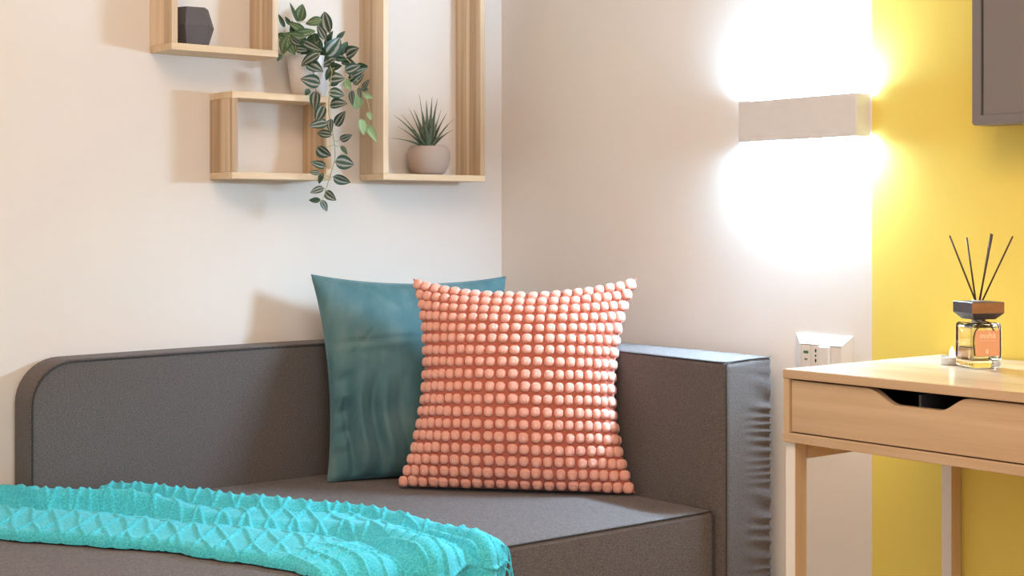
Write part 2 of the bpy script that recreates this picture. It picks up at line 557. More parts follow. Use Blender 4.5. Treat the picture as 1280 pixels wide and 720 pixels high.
def plush(name, dark, light):
    m, nt, b = new_mat(name)
    n1 = N(nt, 'ShaderNodeTexNoise', Scale=420.0, Detail=3.0)
    nt.links.new(coords(nt), n1.inputs['Vector'])
    c = ramp(nt, n1.outputs['Fac'], [(0.35, dark), (0.65, light)])
    nt.links.new(c, b.inputs['Base Color'])
    b.inputs['Roughness'].default_value = 0.9
    b.inputs['Specular IOR Level'].default_value = 0.15
    b.inputs['Sheen Weight'].default_value = 0.25
    bump(nt, b, n1.outputs['Fac'], 0.4, 0.0012)
    return m
M_coral = plush('terracotta ground cloth', (0.42, 0.11, 0.075), (0.52, 0.155, 0.105))
M_tuft = plush('coral plush tufts', (0.76, 0.345, 0.265), (0.86, 0.44, 0.35))

coral = thing('cushion', 'coral pink cushion covered with rows of plush dots, standing in front of the teal one', 'cushion', (-0.37, -0.52, SEAT_Z))
surf, nrm_c = pillow([(-0.541, -0.341, 0.449), (-0.222, -0.704, 0.449), (-0.479, -0.306, 0.868), (-0.168, -0.652, 0.872)],
                     0.078, (0.17, 0.19, 0.0, 0.15), 70, 0.5, SEAT_Z + 0.003)
V, Fc = pillow_mesh(surf, 70)
adopt(from_data('cover', V, Fc, M_coral), coral)
def tufts():
    # one rounded block, copied over both faces of the cover
    nu, nv = 12, 6
    base = []
    for i in range(nv):
        el = i / (nv - 1) * PI / 2
        for k in range(nu):
            az = 2 * PI * k / nu
            ca, sa = math.cos(az), math.sin(az)
            r = (abs(ca) ** 3.2 + abs(sa) ** 3.2) ** (-1 / 3.2)
            base.append((ca * r * math.cos(el) ** 0.55, sa * r * math.cos(el) ** 0.55, math.sin(el) ** 0.8))
    base = np.array(base)
    bf = []
    for i in range(nv - 1):
        for k in range(nu):
            k2 = (k + 1) % nu
            bf.append((i * nu + k, i * nu + k2, (i + 1) * nu + k2, (i + 1) * nu + k))
    V, Fc = [], []
    rng = random.Random(4)
    NC, NR = 21, 18
    for side in (1, -1):
        for r in range(NR):
            for c in range(NC):
                a = -1 + (2 * c + 1) / NC
                b = -1 + (2 * r + 1) / NR
                # even spacing over the bulging face
                a = a * (1 + 0.06 * (1 - a * a)) * 1.005; b = b * (1 + 0.05 * (1 - b * b)) * 1.0
                a += rng.uniform(-1, 1) * 0.006; b += rng.uniform(-1, 1) * 0.005
                e = 0.01
                q = lambda aa, bb: surf(np.array([np.clip(aa, -1, 1)]), np.array([np.clip(bb, -1, 1)]), np.array([float(side)]))[0]
                p = q(a, b); da = (q(a + e, b) - q(a - e, b)) / (2 * e); db = (q(a, b + e) - q(a, b - e)) / (2 * e)
                nn = np.cross(da, db) * side
                if np.linalg.norm(nn) < 1e-8: continue
                nn /= np.linalg.norm(nn)
                if side < 0 and r in range(2, NR - 2) and c in range(2, NC - 2): pass
                ta = da / max(np.linalg.norm(da), 1e-6); tb = np.cross(nn, ta) * 1.0
                if tb @ db < 0: tb = -tb
                wa = min(max(np.linalg.norm(da) * (1.0 / NC) * 0.90, 0.0066), 0.0112) * rng.uniform(0.94, 1.05)
                wb = min(max(np.linalg.norm(db) * (1.0 / NR) * 0.84, 0.0068), 0.0112) * rng.uniform(0.94, 1.05)
                hh = 0.0072 * rng.uniform(0.9, 1.1)
                o = len(V)
                for x, y, z in base:
                    pt = p + ta * (x * wa) + tb * (y * wb) + nn * (z * hh - 0.0006)
                    pt[2] = max(pt[2], SEAT_Z + 0.0015)
                    V.append(pt)
                for f in bf: Fc.append(tuple(i + o for i in f))
                Fc.append(tuple(o + (nv - 1) * nu + k for k in range(nu)))
    return V, Fc
V, Fc = tufts()
o = adopt(from_data('plush_dots', V, Fc, M_tuft), coral)
o['label'] = 'pale coral plush dots in rows'

# ===================================================================== THROW
def throw_material():
    m, nt, b = new_mat('turquoise knitted wool')
    v = coords(nt, (1, 1, 1), (0, 0, 0.5))
    w1 = N(nt, 'ShaderNodeTexVoronoi', Scale=330.0)
    w2 = N(nt, 'ShaderNodeTexNoise', Scale=260.0, Detail=4.0)
    nt.links.new(v, w1.inputs['Vector']); nt.links.new(v, w2.inputs['Vector'])
    a = N(nt, 'ShaderNodeMath', operation='SUBTRACT')
    nt.links.new(w2.outputs['Fac'], a.inputs[0]); nt.links.new(w1.outputs['Distance'], a.inputs[1])
    h = N(nt, 'ShaderNodeMath', operation='ADD'); h.inputs[1].default_value = 0.45
    nt.links.new(a.outputs[0], h.inputs[0])
    c = ramp(nt, h.outputs[0], [(0.25, (0.05, 0.45, 0.56)), (0.75, (0.105, 0.62, 0.72))])
    nt.links.new(c, b.inputs['Base Color'])
    b.inputs['Roughness'].default_value = 1.0
    b.inputs['Specular IOR Level'].default_value = 0.03
    b.inputs['Sheen Weight'].default_value = 0.25
    b.inputs['Sheen Tint'].default_value = (0.7, 0.95, 1, 1)
    bump(nt, b, h.outputs[0], 0.22, 0.0010)
    return m
M_throw = throw_material()

def throw():
    Y0, YE = -0.100, -0.905         # starts against the back, seat edge
    HANG = 0.30
    nrow, ncol = 760, 320
    q = np.linspace(0, (Y0 - YE) + HANG, nrow)
    yv = Y0 - q                     # plan y (continues past the edge as cloth length)
    def interp(tab, y):
        t = np.array(sorted(tab)); 
        # smooth interpolation through the table
        from_x, to = t[:, 0], t[:, 1]
        k = np.interp(y, from_x, to)
        return k
    near = [(-1.3, -1.100), (-0.95, -1.098), (-0.905, -1.092), (-0.855, -1.086), (-0.75, -1.127), (-0.59, -1.186), (-0.47, -1.27), (-0.336, -1.355), (-0.20, -1.43), (-0.10, -1.52)]
    g1 = [(-1.3, -0.935), (-0.95, -0.938), (-0.868, -0.925), (-0.805, -0.910), (-0.724, -0.915), (-0.654, -0.919), (-0.608, -0.944), (-0.535, -1.001), (-0.473, -1.034), (-0.338, -1.080), (-0.245, -1.145), (-0.122, -1.30), (-0.10, -1.33)]
    g2 = [(-1.3, -0.815), (-0.95, -0.820), (-0.85, -0.792), (-0.78, -0.800), (-0.705, -0.813), (-0.605, -0.815), (-0.52, -0.90), (-0.39, -0.975), (-0.29, -1.000), (-0.20, -1.04), (-0.10, -1.125)]
    far = [(-1.3, -0.722), (-0.95, -0.724), (-0.87, -0.728), (-0.73, -0.738), (-0.62, -0.765), (-0.52, -0.815), (-0.32, -0.895), (-0.20, -0.955), (-0.10, -0.985)]
    hA = [(-1.3, 0.020), (-0.9, 0.024), (-0.6, 0.022), (-0.3, 0.024), (-0.1, 0.026)]
    d1 = [(-1.3, 0.003), (-0.95, 0.004), (-0.8, 0.006), (-0.5, 0.004), (-0.1, 0.006)]
    hB = [(-1.3, 0.030), (-0.95, 0.036), (-0.8, 0.032), (-0.7, 0.026), (-0.6, 0.017), (-0.5, 0.014), (-0.4, 0.024), (-0.25, 0.044), (-0.1, 0.042)]
    d2 = [(-1.3, 0.006), (-0.95, 0.008), (-0.8, 0.012), (-0.6, 0.020), (-0.5, 0.024), (-0.4, 0.013), (-0.25, 0.014), (-0.1, 0.016)]
    hC = [(-1.3, 0.026), (-0.95, 0.032), (-0.8, 0.026), (-0.6, 0.033), (-0.45, 0.036), (-0.3, 0.035), (-0.2, 0.037), (-0.1, 0.034)]
    def sm(a, n=21):
        k = np.hanning(n); k /= k.sum()
        return np.convolve(np.pad(a, n // 2, mode='edge'), k, mode='valid')
    NE, G1, G2, FA = [sm(interp(t, yv), 51) for t in (near, g1, g2, far)]
    HA, D1, HB, D2, HC = [sm(interp(t, yv), 67) for t in (hA, d1, hB, d2, hC)]
    # a little meander so no fold runs ruler-straight
    NE = NE + 0.003 * np.sin(q * 40) + 0.002 * np.sin(q * 87)
    FA = FA + 0.004 * np.sin(q * 33 + 1) + 0.002 * np.sin(q * 71)
    G1 = G1 + 0.004 * np.sin(q * 29 + 2)
    G2 = G2 + 0.005 * np.sin(q * 23 + 1)
    X = np.zeros((nrow, ncol)); H = np.zeros((nrow, ncol))
    from math import cos
    for i in range(nrow):
        x = NE[i] + (FA[i] - NE[i]) * np.linspace(0, 1, ncol)
        kx = np.array([NE[i], NE[i] + 0.020, (NE[i] * 0.45 + G1[i] * 0.55), G1[i], (G1[i] * 0.62 + G2[i] * 0.38), G2[i], (G2[i] * 0.6 + FA[i] * 0.4), FA[i] - 0.022, FA[i]])
        kh = np.array([0.0, 0.016, HA[i], D1[i], HB[i], D2[i], HC[i], 0.018, 0.0])
        # monotone cosine steps between the key points
        j = np.clip(np.searchsorted(kx, x, side='right') - 1, 0, len(kx) - 2)
        t = np.clip((x - kx[j]) / (kx[j + 1] - kx[j]), 0, 1)
        w = (1 - np.cos(t * PI)) / 2
        h = kh[j] + (kh[j + 1] - kh[j]) * w
        # groove walls are steep: sharpen beside the valleys
        h = h - 0.004 * np.exp(-((x - G1[i]) / 0.006) ** 2) - 0.003 * np.exp(-((x - G2[i]) / 0.006) ** 2)
        # rounded rolled rims
        for e, sgn in ((NE[i], 1), (FA[i], -1)):
            d = (x - e) * sgn
            m = d < 0.022
            h = np.where(m, 0.017 * np.sqrt(np.clip(1 - (1 - np.clip(d, 0, 0.022) / 0.022) ** 2, 0, 1)), h)
        X[i] = x; H[i] = np.maximum(h, 0.0)
    Q = np.repeat(q[:, None], ncol, 1)
    YY = Y0 - Q
    # slow undulation
    PP = np.stack([X.ravel(), YY.ravel(), np.zeros(X.size)], 1)
    # fade in at the sofa back
    H = H * np.clip(Q / 0.012, 0, 1) ** 0.5
    rimf = np.clip(np.minimum(X - NE[:, None], FA[:, None] - X) / 0.03, 0, 1)
    H = H + rimf * 0.0030 * noise3(PP, 42, 8).reshape(X.shape)
    # knitted lattice: slanting diamonds on the seat, square net where it hangs
    px, py = 0.46, -0.888
    Pp = X * px + YY * py; W = X * 0.888 + YY * 0.46
    def ridge(phase, spacing):
        d = np.abs(phase - np.round(phase)) * spacing
        return np.exp(-(d / 0.0036) ** 2)
    wob = 0.12 * np.sin(Pp * 55) + 0.10 * np.sin(W * 43 + 1)
    dia = np.maximum(ridge((Pp + W) / 0.050 + wob * 0.5, 0.0354), ridge((Pp + 0.22 * W) / 0.050 - wob * 0.4, 0.0488))
    bead = 0.85 + 0.15 * np.sin(Pp * 520) * np.sin(W * 520)
    sq = np.maximum(ridge(X / 0.036 + 0.06 * np.sin(Q * 40), 0.036), ridge(Q / 0.036 + 0.10 * np.sin(X * 60), 0.036))
    bead2 = 0.85 + 0.2 * np.sin(X * 560) * np.sin(Q * 560)
    s = np.clip((Q - 0.66) / 0.10, 0, 1); s = s * s * (3 - 2 * s)
    R = 0.0052 * ((1 - s) * dia * bead + s * sq * bead2)
    # little pom knots on the rolled near rim, faint stitch relief everywhere
    H = H + R * (0.35 + 0.65 * rimf)
    # map the cloth over the rounded seat edge
    flat = Y0 - YE - 0.004
    r = 0.016
    ang = np.clip((Q - flat) / r, 0, PI / 2)
    # beside the end of the sofa back the cloth runs on towards the wall
    beside = np.clip((-1.214 - X) / 0.03, 0, 1); beside = beside * beside * (3 - 2 * beside)
    extra = 0.085 * beside * np.clip(1 - Q / 0.16, 0, 1) ** 1.5
    base_y = np.where(Q < flat, Y0 - Q + extra, (Y0 - flat) - r * np.sin(ang))
    base_z = np.where(Q < flat, SEAT_Z, SEAT_Z - r + r * np.cos(ang) - np.maximum(Q - flat - r * PI / 2, 0))
    ny, nz = -np.sin(ang), np.cos(ang)
    lift = 0.003
    # pleats open out as the cloth hangs
    hang = np.clip((Q - flat) / 0.15, 0, 1)
    Hh = H + hang * 0.006 * (1 + np.sin(X * 95 + 0.6)) * rimf
    Pt = np.stack([X, base_y + ny * (Hh + lift), base_z + nz * (Hh + lift)], -1).reshape(-1, 3)
    F1 = grid_faces(nrow, ncol)
    t = thing('throw_blanket', 'turquoise knitted throw with a raised diamond pattern spread over the sofa seat and front edge', 'blanket', (-1.05, -0.5, SEAT_Z))
    o = adopt(from_data('knitted_cloth', Pt, F1, M_throw), t)
    # twisted threads along the hanging side
    rng = random.Random(9)
    lines = []
    grid = Pt.reshape(nrow, ncol, 3)
    for k in range(22):
        i = int(np.searchsorted(q, flat + 0.012 + k * 0.0125))
        if i >= nrow: break
        p = grid[i, ncol - 12]
        L = rng.uniform(0.05, 0.085)
        dx = rng.uniform(0.008, 0.016)
        lines.append(smooth_line([p + np.array([-0.004, -0.002, 0.002]), p + np.array([dx * .6, -0.006, -0.006]), p + np.array([dx, -0.008, -L * .5]), p + np.array([dx * rng.uniform(.3, 1.0), -0.007, -L])], 4))
    for k in range(60):
        p = grid[nrow - 1, int((k + 0.5) / 60 * ncol)]
        L = rng.uniform(0.05, 0.07)
        lines.append([p + np.array([0, 0, 0.004]), p + np.array([rng.uniform(-.003, .003), 0, -L * .5]), p + np.array([rng.uniform(-.005, .005), -0.001, -L])])
    adopt(tubes('fringe', lines, 0.0017, M_throw, None, 5, 0.8), t)
throw()

# =============================================================== WALL SHELVES
TH = 0.014
def box_shelf(name_label, x0, x1, z0, z1, depth):
    t = thing('wall_shelf', name_label, 'shelf', ((x0 + x1) / 2, -depth / 2, z0))
    e = 0.0008
    for nm, lo, hi, m in (
        ('bottom_board', (x0, -depth, z0), (x1, -0.001, z0 + TH), M_pine_h),
        ('top_board', (x0, -depth, z1 - TH), (x1, -0.001, z1), M_pine_h),
        ('side_board', (x0, -depth, z0 + TH + .0002), (x0 + TH, -0.001, z1 - TH - .0002), M_pine_v),
        ('side_board', (x1 - TH, -depth, z0 + TH + .0002), (x1, -0.001, z1 - TH - .0002), M_pine_v)):
        adopt(box(nm, lo, hi, m, None, e, 1), t)
    return t
box_shelf('pale wooden box shelf high up, holding the black faceted ornament', -0.921, -0.677, 1.330, 1.580, 0.098)
box_shelf('empty small wooden box shelf with the trailing plant standing on top', -0.785, -0.545, 1.074, 1.2545, 0.097)
box_shelf('tall narrow wooden box shelf near the corner, holding the spiky succulent', -0.411, -0.126, 1.078, 1.68, 0.097)

# faceted ornament: a double hexagonal frustum
def ornament():
    z0, h = 1.3445, 0.0765
    cx, cy, r, r2 = -0.857, -0.0545, 0.0500, 0.0375
    a0 = math.atan2(-0.778, -0.628)
    bm = bmesh.new()
    rings = []
    for rr, z in ((r2, 0), (r, h * 0.5), (r2, h)):
        rings.append([bm.verts.new((rr * math.cos(a0 + k * PI / 3), rr * math.sin(a0 + k * PI / 3), z)) for k in range(6)])
    bm.faces.new(list(reversed(rings[0]))); bm.faces.new(rings[2])
    for lo, hi, low in ((rings[0], rings[1], True), (rings[1], rings[2], False)):
        for k in range(6):
            k2 = (k + 1) % 6
            if low:
                # a dart-shaped facet folded into each lower side
                m = bm.verts.new((lo[k].co * 0.5 + lo[k2].co * 0.5) * 0.99)
                m.co = (lo[k2].co * 0.80 + lo[k].co * 0.20)
                bm.faces.new([lo[k], m, hi[k]]); bm.faces.new([m, hi[k2], hi[k]]); bm.faces.new([m, lo[k2], hi[k2]])
                
            else:
                bm.faces.new([lo[k], lo[k2], hi[k2], hi[k]])
    bmesh.ops.dissolve_degenerate(bm, dist=1e-6, edges=bm.edges)
    o = obj('faceted_ornament', bm, M_black)
    o.location = (cx, cy, z0)
    return tag(o, 'black faceted gem-shaped ornament standing in the upper left box shelf', 'ornament')
ornament()

# ============================================================ TRAILING PLANT
def leaf_material(name, edge, band, mid, lilac):
    m, nt, b = new_mat(name)
    uv = N(nt, 'ShaderNodeUVMap')
    sep = N(nt, 'ShaderNodeSeparateXYZ')
    nt.links.new(uv.outputs['UV'], sep.inputs[0])
    no = N(nt, 'ShaderNodeTexNoise', Scale=160.0, Detail=2.0)
    nt.links.new(coords(nt), no.inputs['Vector'])
    ad = N(nt, 'ShaderNodeMath', operation='MULTIPLY_ADD'); ad.inputs[1].default_value = 0.16
    nt.links.new(no.outputs['Fac'], ad.inputs[0])
    sb = N(nt, 'ShaderNodeMath', operation='SUBTRACT'); sb.inputs[1].default_value = 0.08
    nt.links.new(sep.outputs['X'], sb.inputs[0]); nt.links.new(sb.outputs[0], ad.inputs[2])
    c = ramp(nt, ad.outputs[0], [(0.0, mid), (0.19, mid), (0.28, lilac), (0.42, band), (0.52, band), (0.60, edge), (1.0, edge)])
    nt.links.new(c, b.inputs['Base Color'])
    b.inputs['Roughness'].default_value = 0.42
    b.inputs['Specular IOR Level'].default_value = 0.45
    b.inputs['Transmission Weight'].default_value = 0.0
    return m
M_leaf_v = leaf_material('striped leaf', (0.022, 0.070, 0.045), (0.30, 0.34, 0.32), (0.02, 0.075, 0.032), (0.34, 0.26, 0.32))
M_leaf_b = leaf_material('dull green leaf', (0.055, 0.115, 0.045), (0.16, 0.22, 0.11), (0.06, 0.12, 0.045), (0.15, 0.20, 0.11))
M_leaf_d = leaf_material('dark leaf', (0.02, 0.075, 0.035), (0.07, 0.13, 0.085), (0.02, 0.07, 0.03), (0.09, 0.10, 0.09))
M_leaf_g = leaf_material('pale underside leaf', (0.25, 0.42, 0.22), (0.34, 0.52, 0.31), (0.26, 0.43, 0.23), (0.36, 0.54, 0.33))
LEAF_M = {'v': 0, 'b': 1, 'd': 2, 'g': 3}

# x, y, z of the middle of each leaf, lie of the tip (degrees, seen from the room), length, width, kind
LEAVES = [
    (-0.594, -0.05, 1.436, 80, 0.0391, 0.0235, 'b'), (-0.611, -0.05, 1.436, 110, 0.0464, 0.0072, 'd'), (-0.567, -0.06, 1.418, 200, 0.0374, 0.0182, 'b'),
    (-0.542, -0.07, 1.419, 113, 0.0524, 0.0273, 'v'), (-0.557, -0.075, 1.395, 115, 0.041, 0.0163, 'v'), (-0.542, -0.1, 1.361, 55, 0.0521, 0.0325, 'v'),
    (-0.517, -0.09, 1.39, 45, 0.0262, 0.0091, 'd'), (-0.564, -0.07, 1.374, 120, 0.0466, 0.0181, 'd'), (-0.541, -0.08, 1.378, 60, 0.0411, 0.0145, 'd'),
    (-0.598, -0.1, 1.36, -27, 0.0515, 0.0179, 'v'), (-0.501, -0.11, 1.353, 20, 0.0337, 0.0254, 'v'), (-0.641, -0.05, 1.415, 117, 0.0332, 0.009, 'd'),
    (-0.625, -0.05, 1.416, 125, 0.0222, 0.009, 'd'), (-0.609, -0.06, 1.403, 150, 0.0408, 0.0162, 'b'), (-0.594, -0.07, 1.391, 10, 0.0445, 0.018, 'b'),
    (-0.623, -0.07, 1.383, 170, 0.0479, 0.0161, 'b'), (-0.643, -0.07, 1.361, -100, 0.0441, 0.025, 'b'), (-0.631, -0.09, 1.367, -30, 0.0257, 0.0143, 'v'),
    (-0.622, -0.1, 1.35, -10, 0.0256, 0.0142, 'v'), (-0.608, -0.11, 1.33, 208, 0.0513, 0.0214, 'v'), (-0.664, -0.08, 1.332, -120, 0.0182, 0.0089, 'd'),
    (-0.635, -0.08, 1.354, -60, 0.033, 0.0178, 'b'), (-0.599, -0.06, 1.376, 60, 0.0371, 0.0181, 'd'), (-0.594, -0.08, 1.347, 30, 0.037, 0.018, 'd'),
    (-0.562, -0.09, 1.345, -50, 0.0371, 0.0199, 'd'), (-0.526, -0.1, 1.34, -20, 0.0298, 0.0163, 'd'), (-0.601, -0.12, 1.311, -32, 0.0403, 0.0231, 'v'),
    (-0.615, -0.125, 1.282, 170, 0.0419, 0.0266, 'v'), (-0.546, -0.11, 1.319, 10, 0.0334, 0.0162, 'd'), (-0.55, -0.125, 1.291, 10, 0.0351, 0.0251, 'v'),
    (-0.554, -0.12, 1.28, 200, 0.024, 0.009, 'd'), (-0.55, -0.125, 1.259, -5, 0.0351, 0.0215, 'v'), (-0.546, -0.125, 1.237, 0, 0.0388, 0.0215, 'v'),
    (-0.62, -0.12, 1.259, -120, 0.0164, 0.0106, 'd'), (-0.603, -0.125, 1.241, -95, 0.042, 0.0213, 'v'), (-0.595, -0.13, 1.214, -110, 0.0402, 0.0213, 'v'),
    (-0.595, -0.125, 1.192, 195, 0.0403, 0.0196, 'v'), (-0.569, -0.13, 1.19, -80, 0.0312, 0.0143, 'v'), (-0.582, -0.125, 1.172, 172, 0.0349, 0.016, 'v'),
    (-0.541, -0.125, 1.206, 50, 0.0388, 0.0198, 'v'), (-0.527, -0.125, 1.166, 28, 0.0297, 0.0144, 'v'), (-0.503, -0.115, 1.317, 25, 0.0373, 0.0218, 'v'),
    (-0.491, -0.12, 1.309, 35, 0.0411, 0.0145, 'v'), (-0.475, -0.11, 1.323, 0, 0.0263, 0.0146, 'd'), (-0.491, -0.12, 1.294, 45, 0.0336, 0.0145, 'v'),
    (-0.497, -0.11, 1.301, 60, 0.0299, 0.0164, 'd'), (-0.518, -0.12, 1.28, -60, 0.026, 0.0163, 'g'), (-0.476, -0.125, 1.282, 50, 0.0281, 0.0109, 'v'),
    (-0.508, -0.12, 1.253, -75, 0.0335, 0.0127, 'v'), (-0.493, -0.115, 1.244, -90, 0.0337, 0.0255, 'g'), (-0.491, -0.125, 1.264, -70, 0.0261, 0.0091, 'v'),
    (-0.471, -0.125, 1.258, -30, 0.0244, 0.0109, 'g'), (-0.466, -0.125, 1.215, -75, 0.0206, 0.0109, 'g'), (-0.484, -0.125, 1.191, -85, 0.0374, 0.0164, 'g'),
    (-0.463, -0.13, 1.178, -60, 0.0469, 0.0164, 'g'), (-0.475, -0.12, 1.272, 10, 0.0187, 0.0073, 'd'), (-0.582, -0.125, 1.133, -40, 0.0349, 0.0232, 'v'),
    (-0.531, -0.125, 1.139, -55, 0.0241, 0.009, 'd'), (-0.533, -0.13, 1.111, -5, 0.0407, 0.0288, 'v'), (-0.596, -0.125, 1.107, 165, 0.0329, 0.016, 'v'),
    (-0.605, -0.125, 1.089, 175, 0.0237, 0.0107, 'v'), (-0.59, -0.125, 1.077, -110, 0.0256, 0.0107, 'd'), (-0.54, -0.13, 1.075, -30, 0.0388, 0.0198, 'v'),
    (-0.599, -0.125, 1.052, 200, 0.0311, 0.0142, 'v'), (-0.569, -0.13, 1.04, -40, 0.0312, 0.0179, 'v'), (-0.605, -0.125, 1.031, 185, 0.0256, 0.0107, 'd'),
    (-0.581, -0.125, 1.019, -58, 0.0275, 0.0125, 'v'), (-0.631, -0.06, 1.377, 150, 0.0406, 0.0179, 'b'), (-0.613, -0.08, 1.359, 200, 0.0405, 0.0161, 'd'),
    (-0.567, -0.06, 1.382, 30, 0.0411, 0.0163, 'b'), (-0.556, -0.1, 1.327, -150, 0.0371, 0.018, 'v'), (-0.503, -0.08, 1.364, 60, 0.0339, 0.0165, 'd'),
    (-0.613, -0.05, 1.4, 100, 0.0334, 0.0144, 'd'), (-0.569, -0.085, 1.355, -80, 0.0408, 0.018, 'd'), (-0.533, -0.095, 1.35, -30, 0.0373, 0.0181, 'v'),
    (-0.641, -0.05, 1.382, 170, 0.0295, 0.0144, 'b'), (-0.505, -0.1, 1.331, -20, 0.0337, 0.0164, 'd'), (-0.558, -0.11, 1.302, -120, 0.0333, 0.0162, 'd'),
]
VINE_LONG = [(-0.557, -0.07, 1.34), (-0.554, -0.11, 1.313), (-0.563, -0.12, 1.279), (-0.568, -0.122, 1.219), (-0.558, -0.122, 1.177), (-0.552, -0.122, 1.134), (-0.554, -0.122, 1.114), (-0.568, -0.122, 1.074), (-0.58, -0.122, 1.04), (-0.588, -0.122, 1.025)]
VINE_SHORT = [(-0.547, -0.07, 1.344), (-0.515, -0.1, 1.34), (-0.499, -0.112, 1.318), (-0.489, -0.12, 1.275), (-0.474, -0.122, 1.256), (-0.464, -0.122, 1.224), (-0.469, -0.124, 1.203), (-0.472, -0.125, 1.188)]
VINE_TOP = [(-0.571, -0.06, 1.34), (-0.591, -0.06, 1.376), (-0.597, -0.052, 1.416)]
VINE_LEFT = [(-0.581, -0.06, 1.339), (-0.614, -0.065, 1.374), (-0.639, -0.06, 1.39)]
VINE_DROP = [(-0.568, -0.07, 1.339), (-0.604, -0.12, 1.302), (-0.599, -0.125, 1.251), (-0.588, -0.126, 1.201), (-0.569, -0.124, 1.18)]
def trailing_plant():
    PX, PY, PZ = -0.577, -0.052, 1.2550
    t = thing('trailing_plant', 'trailing plant with striped green and silver leaves in a pale grey pot', 'plant', (PX, PY, PZ))
    prof = [(0.0, 0.0), (0.030, 0.0), (0.034, 0.003), (0.0385, 0.03), (0.0425, 0.06), (0.0445, 0.083), (0.0450, 0.0865), (0.0430, 0.0875), (0.0415, 0.085), (0.0395, 0.070), (0.0, 0.070)]
    p = lathe('pot', prof, M_potw, t)
    lathe('soil', [(0.0, 0.074), (0.02, 0.075), (0.0398, 0.0725), (0.0398, 0.0708), (0.0, 0.0708)], M_soil, t, 24)
    er = np.array([0.778, -0.628, 0.0]); eu = np.array([0, 0, 1.0]); en = np.array([-0.628, -0.778, 0.0])
    V, Fc, UV, MI = [], [], [], []
    rng = random.Random(21)
    nt_, na = 9, 7
    bases = []
    for (x, y, z, ang, ln, wd, kind) in LEAVES:
        a = math.radians(ang + rng.uniform(-4, 4))
        ax = er * math.cos(a) + eu * math.sin(a); sd = -er * math.sin(a) + eu * math.cos(a); nn = en.copy()
        rt = rng.uniform(-0.45, 0.45); 
        sd, nn = sd * math.cos(rt) + nn * math.sin(rt), nn * math.cos(rt) - sd * math.sin(rt)
        rl = rng.uniform(-0.35, 0.45)
        ax, nn = ax * math.cos(rl) + nn * math.sin(rl), nn * math.cos(rl) - ax * math.sin(rl)
        wd = 1.12 * wd / max(0.8, math.cos(rt)); ln = ln / max(0.85, math.cos(rl))
        fold = rng.uniform(0.18, 0.42); curl = rng.uniform(0.1, 0.45)
        c = np.array([x, y, z]); o = len(V)
        for i in range(nt_):
            s = i / (nt_ - 1)
            w = wd / 2 * (math.sin(PI * min(1, s ** 0.72)) ** 0.80) if 0 < s < 1 else 0.0
            for k in range(na):
                u = -1 + 2 * k / (na - 1)
                p3 = c + ax * ((s - 0.5) * ln) + sd * (u * w) + nn * (abs(u) ** 1.3 * w * fold - curl * ln * (s - 0.45) ** 2)
                p3[1] = min(p3[1], -0.004)
                V.append(p3 - np.array([PX, PY, PZ]))
                UV.append((abs(u), s))
        for f in grid_faces(nt_, na, o):
            Fc.append(f); MI.append(LEAF_M[kind])
        bases.append(c - ax * (0.5 * ln))
    me = bpy.data.meshes.new('foliage')
    me.from_pydata([tuple(map(float, v)) for v in V], [], Fc)
    me.update()
    uvl = me.uv_layers.new(name='UVMap')
    li = np.zeros(len(me.loops), dtype=np.int32); me.loops.foreach_get('vertex_index', li)
    uvl.data.foreach_set('uv', np.array(UV, dtype=np.float32)[li].ravel())
    fo = link('foliage', me, t, [M_leaf_v, M_leaf_b, M_leaf_d, M_leaf_g], True)
    me.polygons.foreach_set('material_index', MI)
    # vines and the short stalks that carry each leaf
    off = np.array([PX, PY, PZ])
    L = [[q - off for q in smooth_line(l, 5)] for l in (VINE_LONG, VINE_SHORT, VINE_TOP, VINE_LEFT, VINE_DROP)]
    allp = np.array([q for l in L for q in l])
    st = []
    for b in bases:
        d = np.linalg.norm(allp - (b - off), axis=1)
        k = int(np.argmin(d))
        e = b - off
        if d[k] < 0.05:
            st.append([allp[k], (allp[k] + e) / 2 + np.array([0, 0, -0.003]), e])
        else:
            st.append([np.array([0, 0, 0.072]) + (e - np.array([0, 0, 0.07])) * 0.1, np.array([0, 0, 0.072]) * 0.5 + e * 0.5 + np.array([0, 0, 0.008]), e])
    V1, F1 = [], []
    for ls, r in ((L, 0.0013), (st, 0.0008)):
        for l in ls:
            v, f = tube_data(l, r, 6, 0.7)
            o = len(V1); V1 += v; F1 += [tuple(i + o for i in q) for q in f]
    from_data('vine', V1, F1, M_stem, t)
trailing_plant()

# ================================================================= SUCCULENT
def agave_material():
    m, nt, b = new_mat('succulent leaf')
    no = N(nt, 'ShaderNodeTexNoise', Scale=1.0, Detail=3.0)
    nt.links.new(coords(nt, (160, 160, 25)), no.inputs['Vector'])
    c = ramp(nt, no.outputs['Fac'], [(0.3, (0.075, 0.115, 0.075)), (0.55, (0.135, 0.185, 0.125)), (0.75, (0.20, 0.25, 0.20))])
    nt.links.new(c, b.inputs['Base Color'])
    b.inputs['Roughness'].default_value = 0.55
    return m
M_agave = agave_material()
AG = [(-0.281, -0.05, 1.278), (-0.237, -0.04, 1.273), (-0.365, -0.07, 1.224), (-0.385, -0.08, 1.171), (-0.316, -0.03, 1.23), (-0.317, -0.08, 1.238), (-0.239, -0.08, 1.245), (-0.203, -0.05, 1.236), (-0.195, -0.07, 1.224), (-0.175, -0.04, 1.2), (-0.239, -0.02, 1.267), (-0.207, -0.02, 1.272), (-0.287, -0.015, 1.25), (-0.327, -0.03, 1.202), (-0.228, -0.09, 1.209), (-0.307, -0.1, 1.232), (-0.278, -0.1, 1.222)]
